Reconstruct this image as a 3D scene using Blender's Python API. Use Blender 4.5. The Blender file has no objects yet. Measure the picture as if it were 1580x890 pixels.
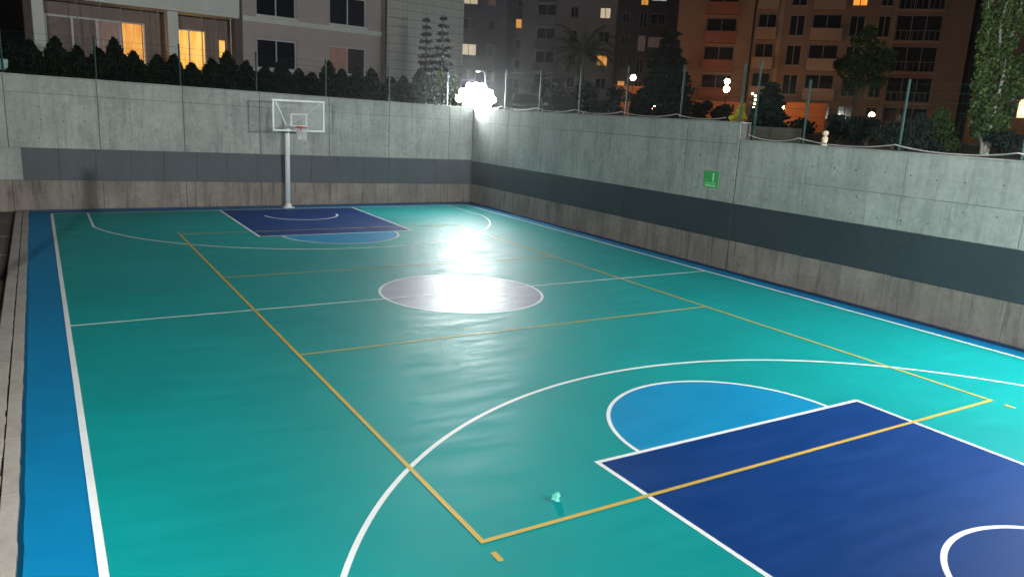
import bpy, bmesh, math, random
import numpy as np
from mathutils import Vector, Matrix

rnd = random.Random(7)
SC = bpy.context.scene
COL = SC.collection
R = math.radians

# ------------------------------------------------------------------ camera
FPX, PW, PH = 1187.6, 1580.0, 890.0
CAM = np.array([-7.827, -14.773, 3.997])
YAW, PITCH, ROLL = 0.55407, 0.22701, 0.0516


def cam_axes():
    f = np.array([math.sin(YAW) * math.cos(PITCH), math.cos(YAW) * math.cos(PITCH), -math.sin(PITCH)])
    r = np.array([math.cos(YAW), -math.sin(YAW), 0.0])
    u = np.cross(r, f)
    return r * math.cos(ROLL) + u * math.sin(ROLL), u * math.cos(ROLL) - r * math.sin(ROLL), f


AR, AU, AF = cam_axes()
cd = bpy.data.cameras.new('camera')
cam = bpy.data.objects.new('camera', cd)
COL.objects.link(cam)
m = Matrix.Identity(4)
for i in range(3):
    m[i][0], m[i][1], m[i][2], m[i][3] = AR[i], AU[i], -AF[i], CAM[i]
cam.matrix_world = m
cd.sensor_width = 36.0
cd.lens = 36.0 * FPX / PW
cd.clip_start, cd.clip_end = 0.05, 2000
SC.camera = cam

# ------------------------------------------------------------------ world, exposure
w = bpy.data.worlds.new('World')
SC.world = w
w.use_nodes = True
nt = w.node_tree
bg = nt.nodes['Background']
bg.inputs['Color'].default_value = (0.62, 0.55, 0.62, 1)     # glow of the town on the night sky
bg.inputs['Strength'].default_value = 0.010
SC.view_settings.view_transform = 'Standard'
SC.view_settings.look = 'None'
SC.view_settings.exposure = 0.0
SC.view_settings.gamma = 1.0
SC.cycles.use_denoising = True
SC.cycles.max_bounces = 6
SC.cycles.sample_clamp_indirect = 4.0


# photo pixel -> direction, and points on known planes
def ray(x, y):
    return AF + AR * (x - PW / 2) / FPX - AU * (y - PH / 2) / FPX


def at_z(x, y, z):
    d = ray(x, y); return CAM + d * (z - CAM[2]) / d[2]


def at_dist(x, dist, y=170):
    d = ray(x, y); h = d[:2] / np.linalg.norm(d[:2])
    return CAM[:2] + h * dist


def z_at(x, y, dist):
    d = ray(x, y); return CAM[2] + d[2] * dist / np.linalg.norm(d[:2])


# ------------------------------------------------------------------ materials
MATS = {}


class N:
    def __init__(s, name):
        s.m = bpy.data.materials.new(name); s.m.use_nodes = True
        s.t = s.m.node_tree; s.b = s.t.nodes['Principled BSDF']

    def new(s, kind, **kw):
        n = s.t.nodes.new(kind)
        for k, v in kw.items():
            if k.startswith('_'):
                setattr(n, k[1:], v)
            else:
                n.inputs[k.replace('__', ' ')].default_value = v
        return n

    def link(s, a, ao, b, bi):
        s.t.links.new(a.outputs[ao], b.inputs[bi])

    def coords(s, scale=(1, 1, 1), src='Object'):
        tc = s.new('ShaderNodeTexCoord'); mp = s.new('ShaderNodeMapping')
        mp.inputs['Scale'].default_value = scale
        s.link(tc, src, mp, 'Vector'); return mp

    def noise(s, vec, scale, detail=5, rough=0.55):
        n = s.new('ShaderNodeTexNoise', Scale=scale, Detail=detail, Roughness=rough)
        s.link(vec, 'Vector', n, 'Vector'); return n

    def ramp(s, src, out, stops):
        r = s.new('ShaderNodeValToRGB'); e = r.color_ramp.elements
        while len(e) < len(stops): e.new(0.5)
        for k, (p, c) in zip(e, stops):
            k.position = p; k.color = (*c, 1) if len(c) == 3 else c
        s.link(src, out, r, 'Fac'); return r

    def mul(s, a, ao, b, bo, fac=1.0, mode='MULTIPLY'):
        x = s.new('ShaderNodeMix', _data_type='RGBA', _blend_type=mode)
        x.inputs[0].default_value = fac
        s.t.links.new(a.outputs[ao], x.inputs[6]); s.t.links.new(b.outputs[bo], x.inputs[7]); return x

    def bump(s, src, out, strength, dist=0.01):
        b = s.new('ShaderNodeBump', Strength=strength, Distance=dist)
        s.link(src, out, b, 'Height'); s.link(b, 'Normal', s.b, 'Normal')


def g(v): return (v, v, v)


def plain(name, col, rough=0.6, metal=0.0, var=0.15, scale=3.0, bump=0.0):
    if name in MATS: return MATS[name]
    n = N(name); mp = n.coords(); no = n.noise(mp, scale)
    r = n.ramp(no, 'Fac', [(0.3, tuple(c * (1 - var) for c in col)), (0.7, tuple(min(1, c * (1 + var)) for c in col))])
    n.link(r, 'Color', n.b, 'Base Color')
    n.b.inputs['Roughness'].default_value = rough
    n.b.inputs['Metallic'].default_value = metal
    if bump: n.bump(no, 'Fac', bump)
    MATS[name] = n.m; return n.m


def emit(name, col, strength):
    if name in MATS: return MATS[name]
    n = N(name)
    n.b.inputs['Base Color'].default_value = (*col, 1)
    n.b.inputs['Emission Color'].default_value = (*col, 1)
    n.b.inputs['Emission Strength'].default_value = strength
    MATS[name] = n.m; return n.m


def lit_window(name, c0, c1, strength, stripes=9.0):
    """curtained window with a lamp behind it"""
    if name in MATS: return MATS[name]
    n = N(name); mp = n.coords((1, 1, 0.15)); no = n.noise(mp, stripes, 4)
    r = n.ramp(no, 'Fac', [(0.3, c0), (0.7, c1)])
    n.link(r, 'Color', n.b, 'Emission Color'); n.link(r, 'Color', n.b, 'Base Color')
    n.b.inputs['Emission Strength'].default_value = strength
    n.b.inputs['Roughness'].default_value = 0.3
    n.m.cycles.emission_sampling = 'NONE'
    MATS[name] = n.m; return n.m


def paint(name, col, rough=0.55, var=0.045, scuff=0.0):
    """rolled acrylic sports paint: faint roller streaks, cloudy wear, satin gloss"""
    n = N(name)
    n.b.inputs['Specular IOR Level'].default_value = 0.16
    mp = n.coords((0.55, 2.2, 1)); st = n.noise(mp, 1.6, 6, 0.6)
    mp2 = n.coords((1, 1, 1)); cl = n.noise(mp2, 0.35, 4, 0.6); fine = n.noise(mp2, 220, 2)
    a = n.ramp(st, 'Fac', [(0.3, tuple(c * (1 - var) for c in col)), (0.72, tuple(min(1, c * (1 + var)) for c in col))])
    b = n.ramp(cl, 'Fac', [(0.32, g(0.86)), (0.68, g(1.0))])
    mx = n.mul(a, 'Color', b, 'Color')
    src, out = mx, 2
    # small dull scuff marks
    sc = n.noise(n.coords((1.3, 3.0, 1)), 3.1, 8, 0.7)
    sr = n.ramp(sc, 'Fac', [(0.60, g(1.0)), (0.70, g(0.80 - scuff))])
    m2 = n.new('ShaderNodeMix', _data_type='RGBA', _blend_type='MULTIPLY'); m2.inputs[0].default_value = 0.6
    n.t.links.new(mx.outputs[2], m2.inputs[6]); n.link(sr, 'Color', m2, 7)
    n.t.links.new(m2.outputs[2], n.b.inputs['Base Color'])
    rr = n.ramp(st, 'Fac', [(0.3, g(rough - 0.09)), (0.7, g(rough + 0.09))])
    n.link(rr, 'Color', n.b, 'Roughness')
    b_ = n.new('ShaderNodeBump', Strength=0.06, Distance=0.006)
    n.link(st if scuff else fine, 'Fac', b_, 'Height'); n.link(b_, 'Normal', n.b, 'Normal')
    MATS[name] = n.m; return n.m


def concrete(name, col, col2, streak=0.35, rough=0.85, stain=(0.10, 0.085, 0.07), stain_amt=0.5, drip=0.0):
    n = N(name)
    w_ = n.coords((1, 1, 1)); big = n.noise(w_, 0.8, 6, 0.65)
    a = n.ramp(big, 'Fac', [(0.3, col), (0.7, col2)])
    v = n.coords((1.5, 1.5, 0.2)); vs = n.noise(v, 1.3, 7, 0.65)
    b = n.ramp(vs, 'Fac', [(0.34, g(1 - streak)), (0.55, g(1.0)), (0.75, g(1.06))])
    m1 = n.mul(a, 'Color', b, 'Color')
    f = n.noise(w_, 9, 6, 0.7)
    fr = n.ramp(f, 'Fac', [(0.3, g(0.82)), (0.7, g(1.08))])
    m2 = n.new('ShaderNodeMix', _data_type='RGBA', _blend_type='MULTIPLY'); m2.inputs[0].default_value = 1
    n.t.links.new(m1.outputs[2], m2.inputs[6]); n.link(fr, 'Color', m2, 7)
    d = n.noise(n.coords((1.0, 1.0, 0.5)), 2.6, 8, 0.7)
    dr = n.ramp(d, 'Fac', [(0.56, g(0.0)), (0.72, g(stain_amt))])
    m3 = n.new('ShaderNodeMix', _data_type='RGBA')
    n.link(dr, 'Color', m3, 0)
    n.t.links.new(m2.outputs[2], m3.inputs[6]); m3.inputs[7].default_value = (*stain, 1)
    dp = n.noise(n.coords((4.5, 4.5, 0.45)), 1.6, 5, 0.6)
    dq = n.ramp(dp, 'Fac', [(0.52, g(1.0)), (0.68, g(1.0 - drip))])
    m4 = n.new('ShaderNodeMix', _data_type='RGBA', _blend_type='MULTIPLY'); m4.inputs[0].default_value = 1
    n.t.links.new(m3.outputs[2], m4.inputs[6]); n.link(dq, 'Color', m4, 7)
    n.t.links.new(m4.outputs[2], n.b.inputs['Base Color'])
    n.b.inputs['Roughness'].default_value = rough
    n.bump(f, 'Fac', 0.35, 0.01)
    MATS[name] = n.m; return n.m


def leafmat(name, lo, hi, trans=0.25):
    if name in MATS: return MATS[name]
    n = N(name); ge = n.new('ShaderNodeNewGeometry')
    r = n.ramp(ge, 'Random Per Island', [(0.0, lo), (0.65, tuple((a + b) / 2 for a, b in zip(lo, hi))), (1.0, hi)])
    n.link(r, 'Color', n.b, 'Base Color')
    n.b.inputs['Roughness'].default_value = 0.7
    n.b.inputs['Specular IOR Level'].default_value = 0.12
    tr = n.new('ShaderNodeBsdfTranslucent'); n.link(r, 'Color', tr, 'Color')
    mx = n.new('ShaderNodeMixShader'); mx.inputs[0].default_value = trans
    n.link(n.b, 'BSDF', mx, 1); n.link(tr, 'BSDF', mx, 2)
    n.link(mx, 'Shader', n.t.nodes['Material Output'], 'Surface')
    MATS[name] = n.m; return n.m


def glassmat(name, col, rough=0.08):
    if name in MATS: return MATS[name]
    n = N(name)
    n.b.inputs['Base Color'].default_value = (*col, 1)
    n.b.inputs['Roughness'].default_value = rough
    MATS[name] = n.m; return n.m


# ------------------------------------------------------------------ mesh helpers
def link(o, parent=None):
    COL.objects.link(o)
    if parent is not None: o.parent = parent
    return o


def tag(o, label=None, cat=None, group=None, kind=None):
    if label: o['label'] = label
    if cat: o['category'] = cat
    if group: o['group'] = group
    if kind: o['kind'] = kind
    return o


def empty(name, loc, rz=0.0, **kw):
    o = bpy.data.objects.new(name, None); o.empty_display_size = 0.2
    o.location = loc; o.rotation_euler = (0, 0, rz); link(o)
    return tag(o, **kw)


class MB:
    """collects primitives into one mesh"""

    def __init__(s): s.v, s.f = [], []

    def box(s, x0, x1, y0, y1, z0, z1, mat=None):
        b = len(s.v)
        p = [(x, y, z) for z in (z0, z1) for y in (y0, y1) for x in (x0, x1)]
        if mat is not None: p = [tuple(mat @ Vector(q)) for q in p]
        s.v += p
        s.f += [tuple(b + i for i in q) for q in ((0, 2, 3, 1), (4, 5, 7, 6), (0, 1, 5, 4), (2, 6, 7, 3), (0, 4, 6, 2), (1, 3, 7, 5))]
        return s

    def tube(s, pts, rad, seg=10, cap=True):
        pts = [Vector(p) for p in pts]
        rads = rad if isinstance(rad, (list, tuple)) else [rad] * len(pts)
        b = len(s.v)
        prev = None
        for i, p in enumerate(pts):
            d = (pts[min(i + 1, len(pts) - 1)] - pts[max(i - 1, 0)]).normalized()
            if prev is None:
                a = Vector((0, 0, 1)) if abs(d.z) < 0.9 else Vector((1, 0, 0))
                e1 = d.cross(a).normalized()
            else:
                e1 = (prev - d * prev.dot(d)).normalized()
            prev = e1; e2 = d.cross(e1)
            for k in range(seg):
                t = 2 * math.pi * k / seg
                s.v.append(tuple(p + (e1 * math.cos(t) + e2 * math.sin(t)) * rads[i]))
        for i in range(len(pts) - 1):
            for k in range(seg):
                a0 = b + i * seg + k; a1 = b + i * seg + (k + 1) % seg
                s.f.append((a0, a1, a1 + seg, a0 + seg))
        if cap:
            s.f.append(tuple(b + k for k in range(seg))[::-1])
            s.f.append(tuple(b + (len(pts) - 1) * seg + k for k in range(seg)))
        return s

    def sphere(s, c, r, seg=14, rings=8, sz=1.0):
        b = len(s.v)
        for i in range(rings + 1):
            t = math.pi * i / rings
            for k in range(seg):
                a = 2 * math.pi * k / seg
                s.v.append((c[0] + r * math.sin(t) * math.cos(a), c[1] + r * math.sin(t) * math.sin(a), c[2] + r * sz * math.cos(t)))
        for i in range(rings):
            for k in range(seg):
                a0 = b + i * seg + k; a1 = b + i * seg + (k + 1) % seg
                s.f.append((a0, a0 + seg, a1 + seg, a1))
        return s

    def poly(s, pts):
        b = len(s.v); s.v += [tuple(p) for p in pts]; s.f.append(tuple(range(b, b + len(pts)))); return s

    def strip(s, inner, outer, closed=False):
        b = len(s.v); n = len(inner)
        s.v += [tuple(p) for p in inner] + [tuple(p) for p in outer]
        for i in range(n if closed else n - 1):
            j = (i + 1) % n
            s.f.append((b + i, b + n + i, b + n + j, b + j))
        return s

    def build(s, name, mat, parent=None, smooth=False, bevel=0.0, **kw):
        me = bpy.data.meshes.new(name); me.from_pydata(s.v, [], s.f); me.update()
        bm = bmesh.new(); bm.from_mesh(me)
        bmesh.ops.recalc_face_normals(bm, faces=bm.faces)
        if bevel: bmesh.ops.bevel(bm, geom=bm.edges[:], offset=bevel, segments=1, affect='EDGES', clamp_overlap=True)
        bm.to_mesh(me); bm.free()
        if smooth: me.polygons.foreach_set('use_smooth', [True] * len(me.polygons))
        me.materials.append(mat)
        return tag(link(bpy.data.objects.new(name, me), parent), **kw)


def inst(src, parent=None, loc=None, rot=None, scale=None):
    o = src.copy(); COL.objects.link(o); o.parent = parent
    if loc is not None: o.location = loc
    if rot is not None: o.rotation_euler = rot
    if scale is not None: o.scale = scale
    return o


# ------------------------------------------------------------------ materials used
M_TEAL = paint('teal court paint', (0.0, 0.255, 0.255))
M_NAVY = paint('navy key paint', (0.0, 0.034, 0.165), 0.54, 0.09)
M_SKY = paint('light blue paint', (0.002, 0.22, 0.43))
M_BLUE = paint('blue border paint', (0.0, 0.17, 0.36), 0.6)
M_GREYP = paint('grey circle paint', (0.27, 0.28, 0.36), 0.46, 0.30, 0.15)
M_WHITE = paint('white line paint', (0.74, 0.76, 0.76), 0.5, 0.05)
M_YEL = paint('yellow line paint', (0.56, 0.36, 0.07), 0.5, 0.08)
M_FOOTSTRIP = plain('dark navy foot strip', (0.010, 0.03, 0.08), 0.6)
M_CON = concrete('formwork concrete', (0.29, 0.305, 0.285), (0.45, 0.46, 0.43), 0.16, stain=(0.17, 0.175, 0.16), stain_amt=0.55, drip=0.22)
M_CONL = concrete('weathered footing concrete', (0.20, 0.162, 0.138), (0.32, 0.27, 0.235), 0.25, stain=(0.12, 0.095, 0.08), drip=0.42)
M_BAND = concrete('slate grey band paint', (0.058, 0.068, 0.080), (0.075, 0.086, 0.10), 0.08, 0.6, stain=(0.05, 0.058, 0.068), stain_amt=0.3)
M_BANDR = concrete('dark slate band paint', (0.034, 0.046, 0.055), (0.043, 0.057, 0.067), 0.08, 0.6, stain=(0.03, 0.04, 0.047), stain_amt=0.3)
M_JOINT = plain('joint mortar', (0.10, 0.10, 0.093), 0.9)
M_HOLE = plain('tie hole plug', (0.13, 0.13, 0.12), 0.9)
M_KERB = concrete('pale kerb concrete', (0.28, 0.245, 0.215), (0.40, 0.355, 0.315), 0.15, stain=(0.22, 0.19, 0.16), stain_amt=0.7)
M_TILE = plain('brown paving', (0.085, 0.058, 0.048), 0.8, 0, 0.3, 4, 0.2)
M_EARTH = plain('dark planting soil', (0.030, 0.027, 0.020), 0.95, 0, 0.4, 2, 0.5)
M_ASPH = plain('asphalt', (0.045, 0.043, 0.042), 0.85, 0, 0.2, 5, 0.3)
M_GALV = plain('white painted steel', (0.72, 0.74, 0.73), 0.4, 0.0, 0.05, 6)
M_GREEN = plain('green fence coating', (0.004, 0.034, 0.028), 0.7, 0.0, 0.2, 8)
M_RED = plain('red rim paint', (0.55, 0.03, 0.035), 0.45)
M_NET = plain('white net cord', (0.72, 0.70, 0.70), 0.9)
M_BLACK = plain('black housing', (0.02, 0.02, 0.022), 0.5)
M_FLOOD = emit('floodlight lens', (0.93, 1.0, 0.98), 600)
M_FLOODA = emit('floodlight lens near', (0.95, 1.0, 0.97), 6900)
M_FLOODB = emit('floodlight lens side', (0.95, 1.0, 0.97), 6800)
M_FLOODADD = emit('added fill floodlight lens', (0.95, 1.0, 0.97), 2400)
M_SODIUM = emit('sodium globe', (1.0, 0.54, 0.29), 120)
M_GLASS = glassmat('dark window glass', (0.012, 0.014, 0.022))
M_BARK = plain('bark', (0.10, 0.085, 0.065), 0.9, 0, 0.4, 12, 0.5)
M_BARKP = plain('pale poplar bark', (0.30, 0.30, 0.26), 0.9, 0, 0.4, 12, 0.5)

# ================================================================== SETTING
XL, XR, YB, YN = -8.25, 8.05, 14.7, -15.2


def sheet(name, pts, z, mat, **kw):
    return MB().poly([(x, y, z) for x, y in pts]).build(name, mat, kind='structure', **kw)


def rect(x0, x1, y0, y1): return [(x0, y0), (x1, y0), (x1, y1), (x0, y1)]


def arc(cx, cy, r, a0, a1, n=72): return [(cx + r * math.cos(a0 + (a1 - a0) * i / n), cy + r * math.sin(a0 + (a1 - a0) * i / n)) for i in range(n + 1)]


def ribbon(name, path, wd, z, mat, closed=False, label=None):
    """painted line of width wd along a flat path"""
    P = [Vector((x, y)) for x, y in path]; n = len(P); inn, out = [], []
    for i in range(n):
        a = P[(i - 1) % n] if (closed or i) else P[0]
        b = P[(i + 1) % n] if (closed or i < n - 1) else P[-1]
        d1 = (P[i] - a); d2 = (b - P[i])
        d1 = d1.normalized() if d1.length > 1e-9 else d2.normalized()
        d2 = d2.normalized() if d2.length > 1e-9 else d1
        n1 = Vector((-d1.y, d1.x)); n2 = Vector((-d2.y, d2.x)); nn = (n1 + n2).normalized()
        k = wd / 2 / max(0.3, nn.dot(n1))
        inn.append((*(P[i] - nn * k), z)); out.append((*(P[i] + nn * k), z))
    return MB().strip(inn, out, closed).build(name, mat, kind='structure', label=label)


sheet('court_border', rect(XL, XR, YN, YB), 0.0, M_BLUE, label='blue painted run-off border round the court')
sheet('court_surface', rect(-7.62, 7.5, -14, 14), 0.0015, M_TEAL, label='teal painted sports court surface')
for s, nm in ((1, 'far'), (-1, 'near')):
    sheet('key_area', rect(-2.45, 2.45, *sorted((s * 8.2, s * 14.0))), 0.003, M_NAVY, label=f'navy blue painted key at the {nm} end of the court')
    a = arc(0, s * 8.2, 1.8, math.pi if s > 0 else 0, 2 * math.pi if s > 0 else math.pi)
    sheet('free_throw_semicircle', a, 0.0032, M_SKY, label=f'light blue free throw half circle at the {nm} end')
    z = 0.0045
    ribbon('free_throw_arc', a, 0.055, z, M_WHITE)
    ribbon('key_line', [(-2.45, s * 14), (-2.45, s * 8.2), (2.45, s * 8.2), (2.45, s * 14)], 0.06, z + 0.0004, M_WHITE)
    cy = s * 12.425
    a0 = math.acos(6.6 / 6.75)
    th = [math.pi + a0, 2 * math.pi - a0] if s > 0 else [math.pi - a0, a0]
    pa = [(-6.6, s * 14)] + arc(0, cy, 6.75, th[0], th[1], 96) + [(6.6, s * 14)]
    ribbon('three_point_line', pa, 0.06, z, M_WHITE)
    na = arc(0, cy, 1.27, math.pi if s > 0 else 0, 2 * math.pi if s > 0 else math.pi, 40)
    ribbon('no_charge_arc', na, 0.06, z, M_WHITE)
sheet('centre_circle', arc(0, 0, 1.8, 0, 2 * math.pi, 96)[:-1], 0.003, M_GREYP, label='grey painted centre circle')
ribbon('centre_circle_line', arc(0, 0, 1.8, 0, 2 * math.pi, 96)[:-1], 0.06, 0.0049, M_WHITE, True)
ribbon('half_way_line', [(-7.6, 0), (7.5, 0)], 0.05, 0.0045, M_WHITE)
ribbon('boundary_line', [(-7.62, -14), (-7.62, 14), (7.48, 14), (7.48, -14)], 0.075, 0.0053, M_WHITE, True)
ribbon('volleyball_boundary_line', [(-4.5, -9.1), (4.5, -9.1), (4.5, 9.1), (-4.5, 9.1)], 0.055, 0.0068, M_YEL, True)
for y in (-3, 3):
    ribbon('volleyball_attack_line', [(-4.47, y), (4.47, y)], 0.05, 0.0063, M_YEL)
for x in (-4.5, 4.5):
    for y in (-9.38, 9.38):
        ribbon('volleyball_service_mark', [(x, y - 0.08), (x, y + 0.08)], 0.06, 0.0063, M_YEL)
# dark navy strip at the foot of the walls
MB().box(XL, XR, YB - 0.09, YB, 0.001, 0.05).build('wall_foot_strip', M_FOOTSTRIP, kind='structure')
MB().box(XR - 0.10, XR, YN, YB - 0.09, 0.001, 0.05).build('wall_foot_strip', M_FOOTSTRIP, kind='structure')

# kerbs along the left edge, laid stone by stone
kr = bpy.data.objects.new('concrete_kerb', None); link(kr); kr.location = (XL, 0, 0)
tag(kr, 'double row of pale paint-spattered kerb stones along the left court edge', 'kerb')
kmesh = []
for v in range(4):
    mb = MB(); L = 1.46
    xs = [i / 6 for i in range(7)]
    for i in range(6):
        j0, j1 = rnd.uniform(-.006, .006), 0
        mb.box(-0.145, j0, xs[i] * L, xs[i + 1] * L, 0, 0.055)
    o = mb.build('kerb_stone', M_KERB, kr); kmesh.append(o.data)
    bpy.data.objects.remove(o)
i = 0
y = YN
while y < YB - 0.1:
    for off, k in ((0.0, 0), (-0.165, 1)):
        o = bpy.data.objects.new('kerb_stone', kmesh[(i + 2 * k + i // 3) % 4]); link(o, kr)
        L = min(1.46, YB - 0.02 - y)
        o.location = (off, y, -0.004 * k); o.scale = (1.25 if k else 1, L / 1.46, 1)
        if k: o.location.x = -0.165
    y += 1.475; i += 1
sheet('left_path', rect(-14, XL, YN, YB), -0.03, M_JOINT)
# brown paving slabs left of the kerb, pale joints between
pv = bpy.data.objects.new('paving', None); link(pv); pv.location = (-8.65, 0, 0); pv['kind'] = 'structure'
src = MB().box(-1.36, -0.012, 0.08, 2.68, -0.03, 0.012).build('paving_slab', M_TILE, pv)
y = -15.1; first = True
while y < 14.6:
    for c in range(2):
        o = src if first else inst(src, pv); first = False
        o.location = (-1.4 * c, y, rnd.uniform(-.003, .003))
        o.scale = (1, min(1.0, (14.66 - y) / 2.75), 1)
    y += 2.76
sheet('joint_strip', rect(-12, -8.66, YN, YB), 0.004, M_KERB)

# upper ground with the court sunk into it
mb = MB(); B = 200; gz = 3.4
mb.poly([(-B, YB + 0.35, gz), (B, YB + 0.35, gz), (B, B, gz), (-B, B, gz)])
mb.poly([(XR + 0.35, -B, gz), (B, -B, gz), (B, YB + 0.35, gz), (XR + 0.35, YB + 0.35, gz)])
mb.poly([(-B, -B, gz - 1), (XR + 0.35, -B, gz - 1), (XR + 0.35, YN - 0.25, gz - 1), (-B, YN - 0.25, gz - 1)])
mb.poly([(-B, YN - 0.25, gz - 1), (-14, YN - 0.25, gz - 1), (-14, YB + .35, gz - 1), (-B, YB + .35, gz - 1)])
mb.build('ground', M_ASPH, kind='structure')
MB().box(-14, XR + 0.35, YB + 0.35, 18.2, 3.3, 3.98).build('planting_bed', M_EARTH, kind='structure')
MB().box(XR + 0.35, 10.6, -0.05, 18.2, 3.3, 3.9).build('planting_bed', M_EARTH, kind='structure')
MB().box(XR + 0.35, 13.0, -14, -0.05, 3.3, 3.46).build('planting_bed', M_EARTH, kind='structure')


# ------------------------------------------------------------------ retaining walls with formwork panels
def lerp(a, b, t): return a + (b - a) * t


def prism(mb, s0, s1, za0, za1, zb0, zb1, y0, y1, gap=0.011):
    """panel between s0..s1, bottom za0->za1, top zb0->zb1, thickness y0..y1 (y towards the court negative)"""
    hg = min(gap, 0.005)
    s0 += gap; s1 -= gap; za0 += hg; za1 += hg; zb0 -= hg; zb1 -= hg
    b = len(mb.v)
    mb.v += [(s0, y0, za0), (s1, y0, za1), (s1, y0, zb1), (s0, y0, zb0), (s0, y1, za0), (s1, y1, za1), (s1, y1, zb1), (s0, y1, zb0)]
    mb.f += [tuple(b + i for i in q) for q in ((0, 1, 2, 3), (5, 4, 7, 6), (4, 0, 3, 7), (1, 5, 6, 2), (3, 2, 6, 7), (4, 5, 1, 0))]


def wall_panels(root, cols, bandcols, rows_fn, bandmat, bands_from, thick=0.02):
    for s0, s1 in zip(cols[:-1], cols[1:]):
        a, b = rows_fn(s0), rows_fn(s1)
        # a = [0, band bottom, band top, joint, top]
        mb = MB(); prism(mb, s0, s1, a[0], b[0], a[1], b[1], -thick, 0); mb.build('footing_panel', M_CONL, root, bevel=0.004)
        for k in (2, 3):
            mb = MB(); prism(mb, s0, s1, a[k], b[k], a[k + 1], b[k + 1], -thick, 0); mb.build('concrete_panel', M_CON, root, bevel=0.004)
    for s0, s1 in zip(bandcols[:-1], bandcols[1:]):
        a, b = rows_fn(s0), rows_fn(s1)
        mb = MB(); prism(mb, s0, s1, a[1], b[1], a[2], b[2], -thick + 0.003, 0, 0.004)
        mb.build('painted_panel', bandmat if s0 >= bands_from else M_CON, root, bevel=0.003)


def tie_holes(root, cols, zs, jit):
    mb = MB()
    for c in cols:
        for z in zs:
            if rnd.random() < 0.85:
                x = c + rnd.uniform(-jit, jit); zz = z + rnd.uniform(-.03, .03); r = rnd.uniform(.016, .028)
                mb.tube([(x, -0.0215, zz), (x, -0.016, zz)], r, 8)
    mb.build('tie_hole', M_HOLE, root, kind='stuff')


# back wall: local s = world x, local y: towards court is negative
bw = empty('retaining_wall', (0, YB, 0), label='grey concrete retaining wall with slate band behind the far basketball hoop', cat='wall')


def brow(x):
    t = (x + 8.3) / 16.4
    top = lerp(4.30, 3.98, t)
    return [0.0, lerp(1.02, 0.80, t), lerp(2.05, 1.83, t), top - 0.52, top]


mb = MB(); a, b = brow(-14), brow(XR + 0.32)
prism(mb, -14, XR + 0.32, 0, 0, a[4], b[4], 0.0, 0.33, 0.0); mb.build('wall_core', M_JOINT, bw)
bc = [-14, -11.3, -8.63, -6.05, -3.42, -0.82, 1.78, 4.23, 6.92, XR - 0.02]
wall_panels(bw, bc, [-14, -11.3, -8.31, -7.29, -6.22, -5.16, -4.12, -3.05, -2.0, -0.94, 0.07, 1.07, 2.15, 3.2, 4.25, 5.3, 6.35, 7.4, XR - 0.02], brow, M_BAND, -8.4)
tie_holes(bw, [x * 0.66 - 8.4 for x in range(25)], (2.35, 2.95, 3.35), 0.05)
mb = MB(); prism(mb, -14, XR + 0.32, a[4] + 0.001, b[4] + 0.001, a[4] + 0.035, b[4] + 0.035, -0.03, 0.34, 0); mb.build('wall_capping', M_CON, bw, bevel=0.006)

# right wall: local s = -world y (so that local +y points away from the court)
rw = empty('retaining_wall', (XR, 0, 0), -math.pi / 2, label='long concrete retaining wall with dark slate band along the right side', cat='wall')


def rrow(s):
    t = (s + 14.0) / 22
    top = 3.97 if s < 0.19 else 3.52
    return [0.0, lerp(0.82, 0.87, t), lerp(1.79, 1.89, t), 2.62 if s > 0.19 else 3.42, top]


ends = [(-YB + 0.02, 0.19), (0.21, 15.2)]
for (s0, s1) in ends:
    top = rrow(s0 + .001)[4]
    mb = MB(); prism(mb, s0, s1, 0, 0, top, top, 0.0, 0.33, 0.0); mb.build('wall_core', M_JOINT if s0 < 0 else M_CON, rw)
    mb = MB(); prism(mb, s0, s1, top + .001, top + .001, top + 0.03, top + 0.03, -0.028, 0.34, 0); mb.build('wall_capping', M_CON, rw, bevel=0.006)
wall_panels(rw, [-14.66, -11.8, -9.3, -6.78, -4.35, -1.8, 0.18], [-14.66, -9.3, -4.35, 0.18], rrow, M_BANDR, -99)
wall_panels(rw, [0.2, 2.4, 4.9, 7.4, 9.9, 12.4, 15.2], [0.2, 4.9, 9.9, 15.2], rrow, M_BANDR, -99)
tie_holes(rw, [x * 0.62 - 14.2 for x in range(46)], (2.1, 2.45, 3.05), 0.06)
# near wall under the viewpoint
nw = empty('retaining_wall', (0, YN, 0), label='low concrete wall at the near end below the viewpoint', cat='wall')
MB().box(-14, XR - 0.1, -0.25, 0, 0, 2.5).build('wall_core', M_CON, nw)
MB().box(-14, XR - 0.1, -0.28, 0.03, 2.501, 2.56).build('wall_capping', M_CON, nw, bevel=0.006)


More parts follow.
